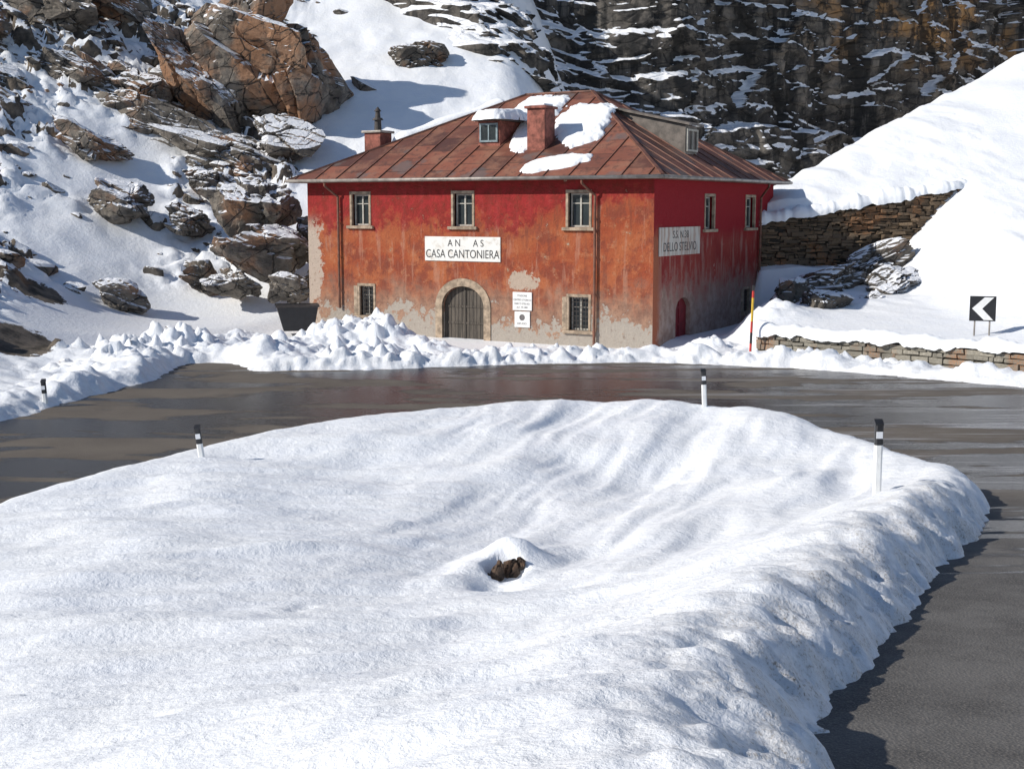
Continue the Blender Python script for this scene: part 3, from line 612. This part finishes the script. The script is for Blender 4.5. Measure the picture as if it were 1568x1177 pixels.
q=MB(); q.box(-6.5,-5.75,1.65,2.45,9.56,9.66); q.obj('chimney_snow',MSN,house,bevel=.05)
n=60; t=np.linspace(.42,.93,n)[:,None]; k=np.linspace(0,math.pi,9)[None,:]
hx=x0+(RL-x0)*t; hy=y0+(ry_-y0)*t; hz=E+(zr-E)*t; ww=(.36+.14*fbm(t*9,t*0+1,3,7))*S(.42,.48,t)*S(.93,.88,t)
V=np.stack([hx-.30-np.cos(k)*ww+0*k,hy+.30+0*k*t,hz-.05+np.sin(k)*ww*.95],-1).reshape(-1,3)
mesh_np('hip_snow',V,gridfaces(9,n),MSN,house)
def text(s,P3,rot,size,mat,parent,name,sx=1.):
    c=D.curves.new(name,'FONT'); c.body=s; c.size=size; c.align_x='CENTER'; c.align_y='CENTER'; c.extrude=.002; c.materials.append(mat)
    o=D.objects.new(name,c); o.location=P3; o.rotation_euler=rot; o.scale=(sx,1,1); return link(o,parent)
MTXT=simple('sign_letters',(.03,.03,.03),.6)
q=MB(); q.box(-10.64,-6.885,-.045,-.003,3.11,4.14); q.obj('house_name_board',MSIGN,house,bevel=.01)
fr_=(math.pi/2,0,0)
text('CASA CANTONIERA',(-8.76,-.05,3.40),fr_,.50,MTXT,house,'name_letters',.80)
text('A N',(-9.15,-.05,3.86),fr_,.42,MTXT,house,'name_letters_top',.9); text('A S',(-7.95,-.05,3.86),fr_,.42,MTXT,house,'name_letters_top_b',.9)
q=MB(); q.box(.003,.045,.46,4.69,3.45,4.58); q.obj('side_name_board',MSIGN2,house,bevel=.01)
rr_=(math.pi/2,0,math.pi/2)
text('S.S. N.38',(.05,2.6,4.27),rr_,.42,MTXT,house,'side_letters_top',1.1); text('DELLO STELVIO',(.05,2.55,3.78),rr_,.50,MTXT,house,'side_letters',.98)
q=MB(); q.box(-6.29,-5.39,-.05,-.003,1.15,1.90); q.box(-6.2,-5.48,-.05,-.003,.45,1.10); q.obj('wall_plaques',MWHITE,house,bevel=.006)
MGT=simple('plaque_letters',(.12,.11,.11),.6)
for z,s in ((1.75,'STAZIONE'),(1.58,'CENTRO STORICO'),(1.42,'PARCO STELVIO'),(1.27,'ALT. M 2400')): text(s,(-5.84,-.054,z),fr_,.11,MGT,house,'plaque_text',.9)
q=MB(); q.cyl((-5.84,-.056,.86),(-5.84,-.0501,.86),.13,n=24); q.obj('plaque_emblem',MGT,house); text('RIFUGIO',(-5.84,-.054,.6),fr_,.12,MGT,house,'plaque_text_b',1.)
# ------------------------------------------------------------ dark skip
sk=empty('metal_skip',(-9.35,57.0,.05),math.radians(12))
q=MB(); q.hexa([(-.65,-.5,0),(.65,-.5,0),(.65,.5,0),(-.65,.5,0),(-.95,-.6,1.1),(.85,-.6,1.1),(.85,.6,1.1),(-.95,.6,1.1)]); q.obj('tub',MBLACK,sk,bevel=.02)
q=MB(); q.box(-.98,.88,-.64,-.6,1.03,1.13);q.box(-.98,.88,.6,.64,1.03,1.13);q.box(.85,.9,-.6,.6,1.03,1.13); q.obj('rim',MIRON,sk)
# ------------------------------------------------------------ stone walls
def stone_wall(name,path,zb,zt,rowh,ln,thick,mat,snow=None,jit=.02,outj=.05):
    e=empty(name); P=[Vector((x,y,0)) for x,y in path]; L=[0]
    for i in range(1,len(P)): L.append(L[-1]+(P[i]-P[i-1]).length)
    def at(s):
        s=max(0,min(L[-1]-1e-4,s))
        for i in range(len(P)-1):
            if s<=L[i+1]:
                f=(s-L[i])/(L[i+1]-L[i]); d=(P[i+1]-P[i]).normalized(); return P[i].lerp(P[i+1],f),d
    m=MB(); core=MB()
    n=int(L[-1]/.5)
    for i in range(n):
        s0,s1=L[-1]*i/n,L[-1]*(i+1)/n; (p,d),(p2,_)=at(s0),at(s1); nn=Vector((-d.y,d.x,0)); a=p+nn*.12; b=p2+nn*.12; a2=p+nn*thick; b2=p2+nn*thick
        za,zb_=zt(p.x)-.08,zt(p2.x)-.08; z0=zb(p.x)
        core.hexa([(a.x,a.y,z0),(b.x,b.y,z0),(b2.x,b2.y,z0),(a2.x,a2.y,z0),(a.x,a.y,za),(b.x,b.y,zb_),(b2.x,b2.y,zb_),(a2.x,a2.y,za)])
    z=min(zb(p.x) for p in P); top=max(zt(p.x) for p in P)
    wv=lambda s:.10*math.sin(s*.9)+.06*math.sin(s*2.3+1)
    while z<top:
        rh=rowh*random.uniform(.6,1.45); s=-random.random()*ln
        while s<L[-1]:
            l=ln*random.uniform(.35,1.8); (p,d)=at(max(s,0)); (p2,_)=at(min(s+l-.02,L[-1]))
            mid=(p+p2)/2; zo_=wv(s) if jit>.02 else 0
            if zb(mid.x)-rh<z+zo_<zt(mid.x)-rh*.6+random.uniform(-.08,.06) and (p2-p).length>.05:
                nn=Vector((-d.y,d.x,0)); o=random.uniform(-outj,outj); j=lambda:random.uniform(-jit,jit)
                zlo=z+zo_+.008+random.uniform(-.015,.015); zhi=z+zo_+rh-.008+random.uniform(-.02,.015); c=[]
                for zz_ in (zlo,zhi):
                    for (pp,q_) in ((p,o),(p2,o),(p2,.3),(p,.3)):
                        w=pp+nn*q_; c.append((w.x+j(),w.y+j(),zz_+j()))
                m.hexa(c)
            s+=l
        z+=rh
    m.obj('stones',mat,e,bevel=.02); core.obj('core',MMORT,e)
    if snow:
        N_=int(L[-1]/.08); K=15; V=[]
        kk=np.linspace(-.15,math.pi+.15,K); ss=np.linspace(0,L[-1],N_)
        nz_=fbm(ss/.9,ss*0+.5,4,int(L[-1]*7)); nz2=fbm(ss/.45,ss*0+4.5,3,3)
        for i,s in enumerate(ss):
            p,d=at(s); nn=Vector((-d.y,d.x,0)); c=p+nn*(thick*.5-.02); hw=thick*.5+snow[1]*(1+.9*nz2[i]); hz=snow[0]*(1+.7*nz_[i]+.3*nz2[i])
            for t in kk:
                dx=-math.cos(t)*hw; dz=math.sin(t)*hz if math.sin(t)>0 else math.sin(t)*.9*max(0,.6+1.6*nz2[i])
                w=c+nn*dx; V.append((w.x,w.y,zt(p.x)-.03+dz+.02*float(nz2[(i*3)%N_])))
        mesh_np('snow_cap',np.array(V),gridfaces(K,N_),MSN,e)
    return e
pw=cr([(8.9,47.4),(11.5,45.1),(14,42.8),(16.2,40.4),(18.4,37.6),(21.5,33.5)],3)
stone_wall('roadside_stone_wall',[tuple(p) for p in pw],lambda x:0.1,lambda x:.88,.16,.34,.45,MSTONE2,(.32,.12))
pr=[(11.3,61.75),(14,61.7),(17,61.75),(19.3,61.8),(20.9,61.95),(21.6,62.6)]
stone_wall('retaining_stone_wall',pr,lambda x:1.2,lambda x:4.75+(x-12)*.17,.13,.36,.6,MSTONE,(.48,.20),.04,.12)
# ------------------------------------------------------------ delineator posts
def post(x,y,hgt,lean=0,face=0):
    z=th(x,y); e=empty('road_marker_post',(x,y,z)); e.rotation_euler=(0,lean,face); w=.062
    def sec(name,z0,z1,mat,g=0):
        q=MB(); pts=[(-w,-.035),(-w*.55,-.058),(w*.55,-.058),(w,-.035),(w*.8,.05),(-w*.8,.05)]; k=len(pts)
        b=[(px*(1+g),py*(1+g),z0) for px,py in pts]; t=[(px*(1+g),py*(1+g),z1) for px,py in pts]
        q.v=b+t; q.f=[tuple(range(k))[::-1],tuple(range(k,2*k))]+[(i,(i+1)%k,k+(i+1)%k,k+i) for i in range(k)]
        q.obj(name,mat,e)
    sec('shaft',-.5,hgt-.34,MWHITE); sec('black_band',hgt-.34,hgt-.03,MBLACK,.01)
    q=MB(); q.hexa([(-w,-.058,hgt-.03),(w,-.058,hgt-.03),(w,.05,hgt-.03),(-w,.05,hgt-.03),(-w,-.058,hgt-.01),(w,-.058,hgt-.01),(w,.05,hgt+.05),(-w,.05,hgt+.05)]); q.obj('cap',MBLACK,e)
    q=MB(); q.box(-.05,.05,-.066,-.0595,hgt-.235,hgt-.13); q.obj('reflector',MREFL,e,bevel=.004)
post(5.55,19.5,1.14,.0); post(4.75,31.9,.88,-.05); post(-6.35,26.3,.62,-.12); post(-12.6,34.9,.60,-.06)
zc=th(16.6,46); e=empty('curve_chevron_sign',(16.6,46,zc),math.radians(-18))
zc0=1.38-zc
q=MB(); q.box(-.44,.44,-.02,.01,zc0,zc0+.88); q.obj('panel',MBLACK,e,bevel=.01)
q=MB(); Z0=zc0+.44
for s in (1,-1): q.poly([(-.36,-.0225,Z0),(.05,-.0225,Z0+s*.40),(.36,-.0225,Z0+s*.40),(-.02,-.0225,Z0)])
q.obj('arrow',MWHITE,e,recalc=False)
q=MB(); q.cyl((-.25,.04,-.5),(-.25,.04,zc0+.8),.03);q.cyl((.25,.04,-.5),(.25,.04,zc0+.8),.03); q.obj('posts',MZINC,e)
zs_=th(8.62,47.0); e=empty('snow_stake',(8.62,47.0,zs_)); e.rotation_euler=(0,math.radians(1.5),0)
segs=[(-.3,.45,MREDP),(.45,.85,MBLACK),(.85,1.25,MREDP),(1.25,1.6,MYEL),(1.6,2.1,MYEL),(2.1,2.35,MREDP),(2.35,2.55,MBLACK)]
for i,(a0,a1,mt) in enumerate(segs):
    q=MB(); q.cyl((0,0,a0),(0,0,a1),.045); q.obj('band_%d'%i,mt,e)
# ------------------------------------------------------------ light + camera
w=D.worlds.new('World'); SC.world=w; w.use_nodes=True; nt=w.node_tree; bg=nt.nodes['Background']; sky=nt.nodes.new('ShaderNodeTexSky')
sky.sky_type='NISHITA'; sky.sun_disc=False; el=math.radians(31); az=math.atan2(-.95,-.31)
sky.sun_elevation=el; sky.sun_rotation=az; sky.altitude=2400; nt.links.new(sky.outputs[0],bg.inputs[0]); bg.inputs[1].default_value=.115
ts=Vector((math.sin(az)*math.cos(el),math.cos(az)*math.cos(el),math.sin(el)))
l=D.lights.new('sun','SUN'); l.energy=4.7; l.angle=math.radians(.6); l.color=(1,.95,.87); lo=D.objects.new('sun',l); lo.rotation_euler=ts.to_track_quat('Z','Y').to_euler(); lo.location=ts*80; link(lo)
SC.view_settings.view_transform='Standard'; SC.view_settings.look='None'; SC.view_settings.exposure=0
cd=D.cameras.new('camera'); cd.lens=36*2000/1568; cd.sensor_width=36; cd.clip_end=2000; cam=D.objects.new('camera',cd); cam.location=(0,0,5.3); cam.rotation_euler=(math.radians(90-7.646),0,0); link(cam); SC.camera=cam
